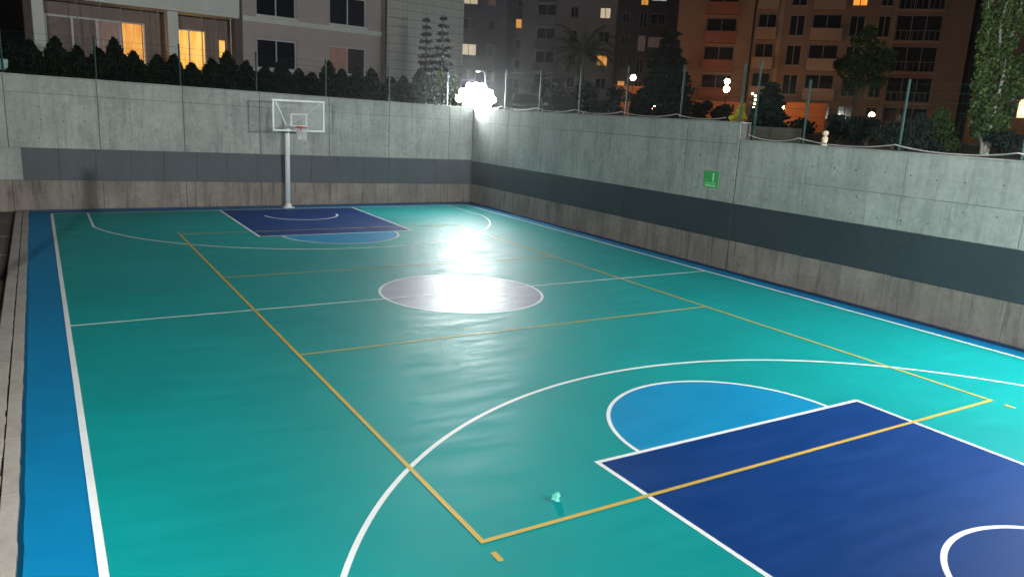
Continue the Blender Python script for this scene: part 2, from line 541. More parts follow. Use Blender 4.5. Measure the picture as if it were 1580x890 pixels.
# ================================================================== FLOODLIGHTS
def floodlight(loc, aim, pole_h, nx, nz, lens, label, hw=0.42, hh=0.32, round_=None):
    """bank of LED floodlight heads on a cross arm on a post; loc = foot"""
    t = empty('floodlight', loc, label=label, cat='floodlight', group='floodlights round the court')
    c = Vector((0, 0, pole_h)); d = (Vector(aim) - Vector(loc) - c).normalized()
    side = d.cross(Vector((0, 0, 1))).normalized(); up = side.cross(d)
    back = c - d * 0.10
    MB().tube([(0, 0, 0), (0, 0, pole_h + 0.05)], 0.04, 12).box(-.1, .1, -.1, .1, 0, .012).build('post', M_GREEN, t)
    wtot = nx * (hw + 0.06)
    MB().tube([back - side * wtot / 2, back + side * wtot / 2], 0.025, 8).build('cross_arm', M_GREEN, t)
    for (px_, pz_) in (round_ or []):
        o = c + side * px_ + up * pz_ + d * 0.06
        hd = MB().tube([o - d * .12, o - d * .05, o + d * .02], [.07, hw / 2, hw / 2], 24).tube([o - d * .12, back], .02, 6).build('lamp_head', M_BLACK, t)
        MB().tube([o + d * .0201, o + d * .03], hw / 2 - .02, 24).build('lens', lens, hd)
    for i in range(0 if round_ else nx):
        for k in range(nz):
            o = c + side * ((i - (nx - 1) / 2) * (hw + 0.06)) + up * ((k - (nz - 1) / 2) * (hh + 0.05)) + d * 0.06
            mt = Matrix((side.to_4d(), up.to_4d(), (-d).to_4d(), Vector((0, 0, 0, 1)))).transposed()
            mt[0][3], mt[1][3], mt[2][3] = o; mt[3][3] = 1
            for rr in range(3): mt[3][rr] = 0
            hd = MB().box(-hw / 2, hw / 2, -hh / 2, hh / 2, 0.0, 0.07, mt)
            for q in range(7):
                x = -hw / 2 + 0.04 + q * (hw - 0.08) / 6
                hd.box(x - .006, x + .006, -hh / 2 + .03, hh / 2 - .03, 0.0705, 0.11, mt)
            hd = hd.build('lamp_head', M_BLACK, t)
            e = 0.02
            MB().box(-hw / 2 + e, hw / 2 - e, -hh / 2 + e, hh / 2 - e, -0.010, -0.001, mt).build('lens', lens, hd)
    return t


floodlight((8.22, 14.87, 3.98), (-2.5, -4.0, 0.0), 0.50, 3, 2, M_FLOOD, 'blazing white floodlight on the corner of the two walls, its heads multiplied to fill out its glare', 0.33, 0.30, [(-.28, .42), (0, .45), (.28, .42), (-.56, .18), (-.28, .17), (0, .18), (.28, .17), (.56, .18), (-.70, -.08), (-.42, -.09), (-.14, -.08), (.14, -.09), (.42, -.08), (.70, -.09), (-.5, -.33), (-.2, -.34), (.1, -.33), (.4, -.34)])  # extra round heads give the lamp the outline of its glare
floodlight((8.27, -10.6, 3.55), (1.5, -3.0, -1.0), 1.5, 1, 1, M_FLOODADD, 'added unseen floodlight on a short post on the right wall, brightening the right floor')  # unseen lamp, added to brighten the right side of the floor
floodlight((5.6, -15.8, 2.4), (-1.5, 14.0, 3.5), 3.05, 1, 1, M_FLOODA, 'single floodlight on a tall post at the near end of the court')
floodlight((-12.8, -14.2, -0.03), (0.0, 14.0, 3.5), 5.35, 1, 1, M_FLOODB, 'single floodlight on a post left of the court')
ld = floodlight((-8.75, 14.98, 4.25), (-2, 0, 0.5), 0.36, 1, 1, glassmat('unlit floodlight glass', (0.30, 0.42, 0.44), 0.25), 'single unlit floodlight with pale glass at the left end of the back wall', 0.62, 0.36)
MB().tube([(-9.35, 1.5, -0.03), (-9.35, 1.5, 3.15)], 0.11, 14).box(-9.53, -9.17, 1.32, 1.68, -0.03, -0.01).build('plain_post', M_GREEN, label='plain steel post standing on the paving left of the court', cat='post')  # post out of view, placed and thickened for its long floor shadow


# ================================================================== BASKETBALL HOOP
hp = empty('basketball_hoop', (0.08, 14.38, 0), label='white basketball hoop with clear backboard and red rim before the far wall', cat='basketball hoop')
MB().box(-.2, .2, -.2, .2, 0.001, 0.03).build('base_plate', M_GALV, hp, bevel=0.004)
MB().tube([(0, 0, 0.03), (0, 0, 0.16)], [0.15, 0.095], 20).build('base_flange', M_GALV, hp, True)
MB().tube([(0, 0, 0.1), (0, 0, 2.82), (0, -0.03, 2.95), (0, -0.12, 3.03)], [.09, .09, .088, .085], 20).build('pole', M_GALV, hp, True)
MB().box(-.06, .06, -1.50, -.06, 2.93, 3.05).build('arm', M_GALV, hp, bevel=0.006)
for sx in (-1, 1):
    MB().tube([(sx * 0.05, -0.08, 3.05), (sx * 0.78, -1.50, 3.86)], 0.022, 8).build('stay', M_GALV, hp)
    MB().tube([(sx * 0.05, -0.14, 2.80), (sx * 0.30, -1.50, 2.96)], 0.02, 8).build('stay', M_GALV, hp)
gl = N('clear acrylic')
gl.b.inputs['Base Color'].default_value = (0.85, 0.9, 0.9, 1); gl.b.inputs['Roughness'].default_value = 0.15
gtr = gl.new('ShaderNodeBsdfTransparent'); gmx = gl.new('ShaderNodeMixShader'); gmx.inputs[0].default_value = 0.07
gl.link(gtr, 'BSDF', gmx, 1); gl.link(gl.b, 'BSDF', gmx, 2); gl.link(gmx, 'Shader', gl.t.nodes['Material Output'], 'Surface')
yb_ = -1.56
bd = MB().box(-.885, .885, yb_ - .006, yb_ + .006, 2.915, 3.935).build('backboard', gl.m, hp)


def frame(mb, x0, x1, z0, z1, y0, y1, t):
    mb.box(x0, x1, y0, y1, z0, z0 + t); mb.box(x0, x1, y0, y1, z1 - t, z1)
    mb.box(x0, x0 + t, y0, y1, z0 + t, z1 - t); mb.box(x1 - t, x1, y0, y1, z0 + t, z1 - t); return mb


frame(MB(), -.915, .915, 2.885, 3.965, yb_ - .025, yb_ + .025, .058).build('board_frame', M_GALV, bd)
frame(MB(), -.295, .295, 3.05, 3.50, yb_ - .0105, yb_ - .0065, .05).build('target_square', M_WHITE, bd)
rc = (0, yb_ - .375, 3.05)
ring = [(rc[0] + .232 * math.cos(t * math.pi / 12), rc[1] + .232 * math.sin(t * math.pi / 12), 3.05) for t in range(25)]
rim = MB().tube(ring, .014, 8).box(-.09, .09, yb_ - .16, yb_ - .03, 3.0, 3.06).box(-.10, .10, yb_ - .045, yb_ - .026, 2.92, 3.08).build('rim', M_RED, hp)
mb = MB(); NS = 12
for k in range(NS):
    for sg in (1, -1):
        pts = []
        for q in range(7):
            z = 3.04 - q * 0.07; rr = lerp(.228, .115, min(1, (q / 6) ** .8)); a = 2 * math.pi * (k + sg * q * 0.5) / NS
            pts.append((rc[0] + rr * math.cos(a), rc[1] + rr * math.sin(a), z))
        mb.tube(pts, .0065, 5)
mb.build('net', M_NET, rim)


# ================================================================== FENCES
def fence(name, label, pts, zs, h, wires=True):
    """posts at pts (x,y), foot heights zs; wire mesh bay by bay"""
    o = empty(name, (pts[0][0], pts[0][1], zs[0]), label=label, cat='fence')
    base = Vector(o.location); up = Vector((0, 0, 1))
    for i, ((x, y), z, hh) in enumerate(zip(pts, zs, h)):
        MB().tube([Vector((x, y, z)) - base, Vector((x, y, z + hh)) - base], 0.03, 8).box(x - base.x - .07, x - base.x + .07, y - base.y - .07, y - base.y + .07, z - base.z, z - base.z + .012).build('post', M_GREEN, o)
        MB().sphere(Vector((x, y, z + hh)) - base, 0.035, 8, 6).build('post_cap', M_GREEN, o)
    for i in range(len(pts) - 1):
        A = Vector((*pts[i], zs[i])) - base; Bv = Vector((*pts[i + 1], zs[i + 1])) - base
        hh = min(h[i], h[i + 1]) - 0.08
        mb = MB(); n = int(hh / 0.2)
        for k in range(n + 1):
            dz = up * (0.06 + hh * k / (n + .3))
            mb.tube([A + dz, Bv + dz], 0.0035, 4, False)
        nv = int((Bv - A).length / 0.1)
        for k in range(1, nv):
            p = A.lerp(Bv, k / nv)
            mb.tube([p + up * 0.05, p + up * hh], 0.0012, 3, False)
        mb.build('wire_mesh', M_GREEN, o, kind='stuff')
    return o


xs = [-8.6 + 2.58 * i for i in range(7)]
fence('wire_fence', 'green wire mesh fence on top of the back wall before the hedge', [(x, YB + .2) for x in xs[:7]], [brow(x)[4] + .035 for x in xs[:7]], [1.36] * 7)
ys = [12.45, 9.92, 7.42, 4.89, 2.38]
fence('wire_fence', 'green wire mesh fence on the higher part of the right wall', [(XR + .2, y) for y in ys + [0.1]], [4.0] * 6, [1.5] * 6)
ys2 = [-0.12 - .3, -2.0, -4.53, -7.05, -9.6]
fence('wire_fence', 'green wire mesh fence on the lower part of the right wall', [(XR + .2, y) for y in ys2], [3.55] * 5, [2.0, 1.5, 1.5, 1.5, 1.5])
# pale cable drooping along the top of the right wall
pts = []
yy = [14.2, 12.45, 9.92, 7.42, 4.89, 2.38, 0.3]
for a_, b_ in zip(yy[:-1], yy[1:]):
    for k in range(12):
        t = k / 12
        pts.append((XR + .03 + .05 * math.sin(t * 3.14), lerp(a_, b_, t), 4.03 + 0.10 * (2 * abs(t - .5)) ** 2.4))
MB().tube(pts, .014, 6).build('cable', plain('pale cable', (.42, .40, .38), .7), label='pale cable drooping between posts on the higher right wall', cat='cable')
pts = []
yy = [-0.4, -2.0, -4.53, -7.05, -9.6]
for a_, b_ in zip(yy[:-1], yy[1:]):
    for k in range(12):
        t = k / 12
        pts.append((XR + .03 + .05 * math.sin(t * 3.14), lerp(a_, b_, t), 3.58 + 0.11 * (2 * abs(t - .5)) ** 2.4))
MB().tube(pts, .014, 6).build('cable', MATS['pale cable'], label='pale cable drooping between posts on the lower right wall', cat='cable')

# green sign on the right wall
sg = empty('safety_sign', (XR - .022, 0.69, 2.42), -math.pi / 2, label='green safety sign with white mark on the right wall', cat='sign')
MB().box(-.27, .27, -.008, 0, -.23, .23).build('plate', plain('green sign face', (.05, .42, .11), .4), sg)
mw = plain('white sign print', (.7, .85, .7), .5)
MB().box(.06, .10, -.0095, -.0085, -.03, .17).build('mark', mw, sg)
MB().box(.06, .10, -.0095, -.0085, -.08, -.05).build('mark', mw, sg)
MB().box(-.2, .2, -.0095, -.0085, -.20, -.155).build('print_line', plain('pale green print', (.35, .7, .38), .5), sg)
MB().box(-.2, .2, -.0095, -.0085, -.125, -.105).build('print_line', MATS['pale green print'], sg)

# crumpled plastic on the court
mb = MB(); r2 = random.Random(3)
pts = []
for i in range(5):
    for k in range(9):
        t = i / 4; a = k / 9 * 6.283
        rr = (.045 + .02 * math.sin(3 * a + i)) * (1 - .45 * t) * r2.uniform(.7, 1.25)
        pts.append((rr * math.cos(a) + t * .012, rr * math.sin(a), .002 + t * .075 * r2.uniform(.8, 1.1)))
b = len(mb.v); mb.v += pts
for i in range(4):
    for k in range(9):
        mb.f.append((i * 9 + k, i * 9 + (k + 1) % 9, i * 9 + 9 + (k + 1) % 9, i * 9 + 9 + k))
mb.f.append(tuple(36 + k for k in range(9)))
o = mb.build('plastic_cup', plain('pale green plastic', (.20, .65, .55), .15), label='small crumpled pale green plastic cup lying on the teal court', cat='litter')
o.location = (-3.4, -8.72, 0.0)
#PART2
# ================================================================== BUILDINGS
GZ = 3.4
M_FRAME = plain('white window frame', (.62, .62, .62), .5)
M_FRAMED = plain('dull window frame', (.30, .27, .25), .6)
M_PINK = plain('pinkish render', (.52, .44, .425), .9, 0, .07, 1.2, .1)
M_GPANEL = concrete('pale cladding', (.56, .57, .54), (.62, .63, .60), .05, .7, stain=(.45, .46, .44), stain_amt=.2)
M_PALE = plain('pale balcony render', (.74, .75, .71), .85, 0, .05, 1.0)
M_BROWN = plain('brown siding', (.27, .205, .185), .7, 0, .12, 2)
M_LITO = lit_window('warm lit curtain', (.75, .25, .04), (1.0, .50, .10), 0.75)
M_LITY = lit_window('yellow lit curtain', (.85, .38, .05), (1.0, .62, .16), 0.95, 5)
M_LITW = lit_window('pale lit curtain', (.8, .62, .38), (1.0, .85, .62), 0.55)
M_LITD = lit_window('dim lit curtain', (.30, .16, .13), (.42, .26, .22), 0.12)
M_LITC = lit_window('cool lit curtain', (.55, .62, .60), (.8, .88, .82), 0.45)
M_BLINDS = lit_window('orange lit blinds', (1.0, .30, .03), (1.0, .45, .07), 1.0, 2)


class Fac:
    """vertical facade plane: foot point, direction angle; pixel -> (s, z); local x = s, local y = inwards"""

    def __init__(s, O, th): s.O, s.th = np.array(O, float), th

    def uv(s, x, y, off=0.0):
        n = np.array([-math.sin(s.th), math.cos(s.th), 0]); d = ray(x, y)
        t = ((np.array([*s.O, 0]) - n * off - CAM) @ n) / (d @ n); P = CAM + d * t
        return float((P[:2] - s.O) @ np.array([math.cos(s.th), math.sin(s.th)])), float(P[2])


def window(root, s0, s1, z0, z1, pane, fm, t=0.07, y=0.12, sash=2, dep=0.06):
    """framed window set in an opening; panes are sub-parts"""
    fr = MB(); frame(fr, s0, s1, z0, z1, y, y + dep, t)
    wd = (s1 - s0 - 2 * t)
    for k in range(1, sash):
        x = s0 + t + wd * k / sash; fr.box(x - t / 2, x + t / 2, y + .002, y + dep - .002, z0 + t, z1 - t)
    fo = fr.build('window', fm, root)
    for k in range(sash):
        x0 = s0 + t + wd * k / sash + (t / 2 if k else 0); x1 = s0 + t + wd * (k + 1) / sash - (t / 2 if k < sash - 1 else 0)
        p = pane[k % len(pane)] if isinstance(pane, (list, tuple)) else pane
        MB().box(x0, x1, y + .02, y + .035, z0 + t, z1 - t).build('pane', p, fo)
    return fo


def facade_wall(root, name, mat, s0, s1, z0, z1, openings, y0=0.0, thick=0.3):
    """wall slab with real rectangular openings, cut into cells"""
    xs = sorted({s0, s1, *[o[0] for o in openings], *[o[1] for o in openings]})
    zs = sorted({z0, z1, *[o[2] for o in openings], *[o[3] for o in openings]})
    xs = [x for x in xs if s0 <= x <= s1]; zs = [z for z in zs if z0 <= z <= z1]
    mb = MB()
    inside = lambda x, z: any(o[0] < x < o[1] and o[2] < z < o[3] for o in openings)
    solid = {}
    for i in range(len(xs) - 1):
        for k in range(len(zs) - 1):
            solid[i, k] = not inside((xs[i] + xs[i + 1]) / 2, (zs[k] + zs[k + 1]) / 2)
    for (i, k), ok in solid.items():
        if not ok: continue
        a, b, c, d = xs[i], xs[i + 1], zs[k], zs[k + 1]
        mb.poly([(a, y0, c), (b, y0, c), (b, y0, d), (a, y0, d)])
        for di, dk, q in ((-1, 0, [(a, c), (a, d)]), (1, 0, [(b, c), (b, d)]), (0, -1, [(a, c), (b, c)]), (0, 1, [(a, d), (b, d)])):
            if not solid.get((i + di, k + dk), False):
                (p, r_), (u_, v_) = q
                mb.poly([(p, y0, r_), (u_, y0, v_), (u_, y0 + thick, v_), (p, y0 + thick, r_)])
    me = mb.build(name, mat, root)
    return me


M_DARKROOM = plain('dark room', (.02, .018, .018), .9)

# ---- left apartment house
FL = Fac((2.3, 31.0), R(10))
lb = empty('apartment_house', (2.3, 31.0, GZ), R(10), label='pinkish apartment house with white framed windows and pale balcony behind the hedge', cat='building')
Z = lambda z: z - GZ
# pink section
fl = [(5.60, 7.20), (8.42, 10.05), (11.25, 12.9)]
op = [(a, b, Z(c), Z(d)) for c, d in fl for a, b in ((0.75, 3.12), (5.24, 7.70))]
facade_wall(lb, 'wall', M_PINK, -0.05, 8.72, 0, Z(14.5), op)
MB().box(-0.05, 8.72, .301, 9, 0, Z(14.5)).build('core', M_DARKROOM, lb)
for c, d in fl:
    for q, (a, b) in enumerate(((0.75, 3.12), (5.24, 7.70))):
        wn = window(lb, a, b, Z(c), Z(d), M_GLASS if q == 0 or c > 6 else [M_LITD, glassmat('dim glass', (.06, .05, .05))], M_FRAME)
        MB().box(a - .08, b + .08, -.10, .11, Z(c) - .09, Z(c) - .002).build('sill', M_PALE, wn)
for z in (8.05, 10.9):
    MB().box(-0.05, 8.75, -.06, -.002, Z(z), Z(z + .26)).build('string_course', M_PALE, lb)
# pale clad section with panel joints
MB().box(9.12, 15.1, -.06, 9, 0, Z(14.5)).build('core', plain('cladding joint', (.12, .12, .115), .9), lb)
z = 3.6; k = 0
pl = None
while z < 14.4:
    for j in range(4):
        a = 9.12 + j * 1.495
        if pl is None:
            pl = MB().box(.012, 1.483, -.085, -.061, .012, .50).build('cladding_panel', M_GPANEL, lb); o = pl
        else: o = inst(pl, lb)
        o.location = (a, rnd.uniform(-.003, .003), Z(z))
    z += .515
MB().box(8.722, 9.118, .15, 9, 0, Z(14.5)).build('recess', M_BROWN, lb)
# terrace section, set back, with brown siding
opl = [(-9.35, -4.75, Z(5.0), Z(7.42)), (-3.42, -1.62, Z(5.0), Z(7.36)), (-0.95, -0.52, Z(5.9), Z(7.0))]
facade_wall(lb, 'terrace_wall', M_BROWN, -10.2, -.06, 0, Z(8.0), opl, 1.2, .25)
MB().box(-10.2, -.06, 1.451, 9, 0, Z(14.5)).build('core', M_DARKROOM, lb)
window(lb, -9.35, -4.75, Z(5.0), Z(7.42), [plain('drawn pinkish curtain', (.26, .20, .19), .8), MATS['drawn pinkish curtain'], M_LITD, M_LITO], M_FRAME, .09, 1.26, 4)
window(lb, -3.42, -1.62, Z(5.0), Z(7.36), M_LITY, M_FRAME, .07, 1.26, 2)
window(lb, -0.95, -0.52, Z(5.9), Z(7.0), M_LITY, M_FRAMED, .05, 1.26, 1)
for x in np.arange(-9.9, -0.3, .30):
    if not any(o[0] - .1 < x < o[1] + .1 for o in opl):
        MB().box(x - .04, x + .04, 1.16, 1.199, 0, Z(7.99)).build('siding_batten', M_BROWN, lb)
MB().box(-4.05, -3.52, -.15, .35, 0, Z(8.06)).build('pillar', M_PALE, lb)
MB().box(-10.1, -9.62, -.15, .35, 0, Z(14.5)).build('pillar', M_PALE, lb)
for s in (-8.2, -7.2, -6.25, -5.3, -4.5, -2.3, -1.55, -.75):
    MB().box(s - .02, s + .02, -.1, -.06, Z(4.3), Z(8.06)).build('slender_post', M_FRAMED if s < -1 else M_FRAME, lb)
# balcony above
MB().box(-9.61, -.45, -.55, 1.19, Z(8.062), Z(8.22)).build('balcony_slab', M_PALE, lb)
MB().box(-9.61, -.45, -.60, -.48, Z(8.222), Z(9.4)).build('parapet', M_PALE, lb)
facade_wall(lb, 'upper_wall', M_BROWN, -10.2, -.06, Z(8.23), Z(14.5), [], 1.2, .25)
MB().box(-.44, -.055, .1, 1.19, 0, Z(14.5)).build('corner_return', plain('taupe return', (.14, .12, .115), .9), lb)
MB().box(-10.3, 15.2, -.2, 9.1, Z(14.501), Z(14.9)).build('roof', M_PALE, lb)
# dark neighbour at the far left
ln = Fac((-12, 42), R(6))
nb = empty('apartment_house', (-26, 46, GZ), R(6), label='dark unlit house at the far left edge beyond the hedge', cat='building')
M_DKH = plain('dark house render', (.035, .03, .03), .9)
facade_wall(nb, 'wall', M_DKH, 0, 14.5, 0, 12, [(9, 10.6, 2, 3.6), (9, 10.6, 5, 6.6), (12, 13.6, 2, 3.6), (12, 13.6, 5, 6.6)])
MB().box(0, 14.5, .301, 8, 0, 12).build('core', M_DKH, nb)
for a in (9, 12):
    for c in (2, 5): window(nb, a, a + 1.6, c, c + 1.6, M_GLASS, M_FRAMED)
MB().box(-.2, 14.7, -.2, 8.2, 12.001, 12.3).build('roof', M_DKH, nb)


# ---- far blocks
def block(label, pL, pR, dist, rot, mat, floors, cols, lit=None, depth=12, zf=GZ, fh=3.0, yref=60, ph=.0, parm=None, strips=(), mat2=None):
    """apartment block: cols = (pixel x0, pixel x1, kind); floors counted from the ground"""
    lit = lit or {}
    pm = (pL + pR) / 2
    O = at_dist(pm, dist, yref); d = ray(pm, yref); az = math.atan2(d[0], d[1])
    F = Fac(O, -az + rot)
    t = empty('apartment_block', (O[0], O[1], zf), -az + rot, label=label, cat='building', group='apartment blocks beyond the street')
    S = lambda px: F.uv(px, yref)[0]
    s0, s1 = S(pL), S(pR); H = floors * fh + ph + .6
    op = []; todo = []
    for (a, b, kind) in cols:
        a, b = S(a), S(b)
        for k in range(floors):
            zb = k * fh + ph
            if kind == 'door': r_ = (a, b, zb + .35, zb + 2.45)
            elif kind == 'win': r_ = (a, b, zb + .95, zb + 2.35)
            else: r_ = (a, b, zb + .05, zb + 2.55)
            if r_[3] > H - .3: continue
            op.append(r_); todo.append((kind, r_, k, cols.index((*[c for c in cols if S(c[0]) == a][0],)) if False else 0, a))
    facade_wall(t, 'wall', mat, s0, s1, 0, H, op)
    MB().box(s0, s1, .301, depth, 0, H).build('core', mat2 or mat, t)
    MB().box(s0 - .25, s1 + .25, -.25, depth + .25, H + .001, H + .35).build('roof', mat, t)
    ci = {S(c[0]): i for i, c in enumerate(cols)}
    for kind, r_, k, _, a in todo:
        L = lit.get((ci[a], k))
        if kind in ('win', 'door'):
            wn = window(t, *r_, L or M_GLASS, M_FRAMED, .09, .12, 2 if r_[1] - r_[0] > 1 else 1)
            MB().box(r_[0] - .08, r_[1] + .08, -.10, .11, r_[2] - .12, r_[2] - .002).build('sill', parm or mat, wn)
        else:
            wn = window(t, r_[0] + .02, r_[1] - .02, r_[2] + .02, r_[3] - .02, L or M_GLASS, M_FRAMED, .08, .20, max(2, int((r_[1] - r_[0]) / 1.1)), .05)
            bz = r_[2]; pj = 1.1 if kind == 'balc' else .25
            sl = MB().box(r_[0] - .1, r_[1] + .1, -pj, -.002, bz - .22, bz).build('balcony', parm or mat, t)
            if kind == 'balc':
                mb = MB(); mb.box(r_[0] - .1, r_[1] + .1, -pj, -pj + .1, bz + .001, bz + 1.0)
                for q in (r_[0] - .1, r_[1] + .02): mb.box(q, q + .08, -pj + .1, -.002, bz + .001, bz + 1.0)
                mb.build('parapet', parm or mat, sl)
            else:
                mb = MB(); mb.box(r_[0], r_[1], -pj, -pj + .05, bz + .95, bz + 1.0)
                for q in np.linspace(r_[0], r_[1] - .04, 9): mb.box(q, q + .04, -pj, -pj + .04, bz + .001, bz + .95)
                mb.build('railing', M_FRAMED, sl)
    for (a, b) in strips:
        MB().box(S(a), S(b), -.18, -.002, 0, H).build('pilaster', parm or mat, t)
    return t, F


M_RB = plain('ochre block render', (.30, .205, .155), .9, 0, .10, .5)
M_RBP = plain('light ochre trim', (.42, .31, .24), .9, 0, .08, .5)
M_OB = plain('apricot block render', (.44, .285, .19), .9, 0, .08, .4)
M_OBR = plain('terracotta parapet', (.42, .16, .11), .9, 0, .10, .5)
M_GB = plain('mauve grey render', (.36, .34, .37), .9, 0, .08, .4)
M_DB = plain('dark plum render', (.10, .085, .10), .9, 0, .15, .4)
M_PB = plain('flare tinted mauve render', (.15, .11, .18), .9, 0, .15, .4)  # purple of the lens flare mixed into the wall colour

block('ochre apartment block with wide dark balconies at the right, one window lit orange', 1166, 1501, 90, R(4), M_RB, 6,
      [(1170, 1199, 'balc'), (1219, 1243, 'door'), (1254, 1300, 'balc'), (1312, 1336, 'door'), (1356, 1376, 'door'), (1384, 1456, 'log')],
      {(3, 4): M_BLINDS}, parm=M_RBP, yref=30, strips=[(1202, 1209), (1380, 1382)], ph=.35)
block('apricot apartment block with a single column of terracotta balconies', 1046, 1163, 92, R(-3), M_OB, 6,
      [(1091, 1138, 'balc')], parm=M_OBR, yref=30, ph=.1)
block('dark plum apartment block between the tall conifer and the grey block', 953, 1046, 112, R(6), M_DB, 9,
      [(960, 972, 'win'), (987, 999, 'door'), (1003, 1027, 'win')], {(1, 5): M_LITO, (2, 5): M_LITC, (1, 3): M_LITD, (0, 1): M_LITO, (2, 3): M_LITD}, yref=30)
block('mauve grey apartment block behind the palm', 806, 951, 108, R(-6), M_GB, 8,
      [(829, 858, 'balc'), (880, 892, 'win'), (925, 942, 'win')], {(2, 4): M_LITW, (2, 2): M_LITO}, yref=30, parm=plain('teal grey parapet', (.24, .27, .28), .9))
block('apartment block with mauve lens flare in its wall colour above the corner floodlight', 700, 782, 100, R(5), M_PB, 8,
      [(713, 737, 'win'), (753, 764, 'win')], {(0, 4): M_LITW, (1, 4): M_LITD, (0, 2): M_LITW}, yref=30)
block('narrow dark apartment block behind the mauve ones', 780, 808, 125, R(2), M_DB, 8,
      [(796, 806, 'win')], {(0, 4): M_LITO}, yref=30)
block('brown apartment block at the far right edge behind the poplar', 1524, 1680, 84, R(6), M_RB, 7,
      [(1600, 1640, 'balc')], parm=M_RBP, yref=60)
block('dark plum apartment block in the gap left of the poplar', 1496, 1530, 108, R(2), M_DB, 7,
      [(1503, 1521, 'balc')], yref=60)


# ================================================================== STREET LAMPS and lit street furniture
def street_lamp(x, ytop, dist, label, em, foot=GZ, r=.26):
    P = at_dist(x, dist, ytop); z = z_at(x, ytop, dist) - foot
    t = empty('street_lamp', (P[0], P[1], foot), label=label, cat='street lamp', group='street lamps beyond the court')
    MB().tube([(0, 0, 0), (0, 0, .5), (0, 0, .52), (0, 0, z - r)], [.09, .09, .05, .04], 10).build('post', M_BLACK, t)
    MB().sphere((0, 0, z), r, 16, 10).build('globe', em, t, True)
    MB().tube([(0, 0, z + r - .02), (0, 0, z + r + .06)], [.14, .05], 12).build('cap', M_BLACK, t)
    return t


street_lamp(977, 120, 78, 'street lamp with glowing globe left of the tall conifer', M_SODIUM)
street_lamp(1122, 126, 80, 'upper glowing street lamp before the apricot block', M_SODIUM)
street_lamp(1121, 138, 72, 'lower glowing street lamp before the apricot block', M_SODIUM)
street_lamp(1208, 168, 82, 'low glowing garden lamp before the ochre block', emit('faint sodium globe', (1., .50, .22), 60))
street_lamp(1345, 178, 80, 'dim garden lamp before the wide balconies', MATS['faint sodium globe'])
street_lamp(1010, 166, 70, 'low lamp glowing among the shrubs right of the wall corner', MATS['faint sodium globe'])
# white curved-neck lamp behind the floodlight
P = at_dist(748, 62, 130)
t = empty('street_lamp', (P[0], P[1], GZ), R(-30), label='white lamp with curved neck just behind the corner floodlight', cat='street lamp', group='street lamps beyond the court')
zt = z_at(748, 110, 62) - GZ
MB().tube([(0, 0, 0), (0, 0, zt - .4), (-.06, 0, zt - .12), (-.22, 0, zt), (-.42, 0, zt - .02)], .045, 8).build('post', M_GALV, t)
MB().box(-.72, -.40, -.09, .09, zt - .07, zt + .03).build('lamp_head', M_GALV, t, bevel=.01)
MB().box(-.70, -.44, -.07, .07, zt - .08, zt - .071).build('lens', emit('white street lens', (1, .9, .75), 40), t)

# garden walls with the sodium lamps' orange glow put into their base colour
M_GLOWWALL = plain('garden wall with painted lamp glow', (.50, .19, .06), .9, 0, .12, 1.0)


def garden_wall(p0, p1, yt, dist, label, dp=.3, d1=None):
    A, Bq = at_dist(p0, dist, 170), at_dist(p1, d1 or dist, 170)
    th = math.atan2(Bq[1] - A[1], Bq[0] - A[0]); L = float(np.linalg.norm(Bq - A))
    h = z_at((p0 + p1) / 2, yt, dist) - GZ
    t = empty('garden_wall', (A[0], A[1], GZ), th, label=label, cat='wall')
    MB().box(0, L, 0, dp, 0, h).build('wall_face', M_GLOWWALL, t)
    MB().box(-.05, L + .05, -.05, dp + .05, h + .001, h + .1).build('coping', M_GLOWWALL, t, bevel=.01)


garden_wall(946, 992, 134, 83, 'garden wall with painted lamp glow under the lamp left of the tall conifer')
garden_wall(1050, 1150, 158, 86, 'long garden wall with painted lamp glow before the apricot block')
garden_wall(1190, 1275, 160, 85, 'garden wall with painted lamp glow before the ochre block')
# carport at the right edge
A = at_dist(1492, 62, 180); Bq = at_dist(1640, 60, 180)
th = math.atan2(Bq[1] - A[1], Bq[0] - A[0])
cp = empty('entrance_canopy', (A[0], A[1], GZ), th, label='lit entrance canopy over a wall with painted lamp glow at the right edge', cat='canopy')
L = float(np.linalg.norm(Bq - A)); ht = z_at(1550, 181, 61) - GZ; hc = z_at(1550, 153, 61) - GZ
MB().box(0, L, 0, .3, 0, ht).build('wall_face', M_GLOWWALL, cp)
MB().box(2.2, L, 2.2, 2.4, 0, hc).build('back_wall', M_PALE, cp)
MB().box(2.0, L, -.4, 2.6, hc + .001, hc + .25).build('roof', M_RB, cp)
for s in (2.2, 5.0): MB().box(s, s + .15, .02, .17, ht + .001, hc).build('pillar', M_RBP, cp)
MB().sphere((3.6, .9, hc - .45), .24, 14, 8).build('lamp', emit('canopy lamp', (1., .85, .55), 160), cp)
# string of small bulbs on a mast behind the right fence
P = at_dist(1160, 40, 165)
sl = empty('bulb_mast', (P[0], P[1], GZ), label='slim mast with a string of small warm bulbs by the fence step', cat='lamp')
ztop = z_at(1160, 146, 40) - GZ
MB().tube([(0, 0, 0), (0, 0, ztop + .1)], .025, 8).build('mast', M_BLACK, sl)
for k, (dx, yy_) in enumerate(((-.12, 145), (.1, 148), (.12, 154), (.1, 160), (.08, 166), (.03, 173))):
    MB().sphere((dx, -.06, z_at(1160, yy_, 40) - GZ), .055, 10, 6).build('bulb', emit('warm bulb', (1., .75, .40), 9), sl)
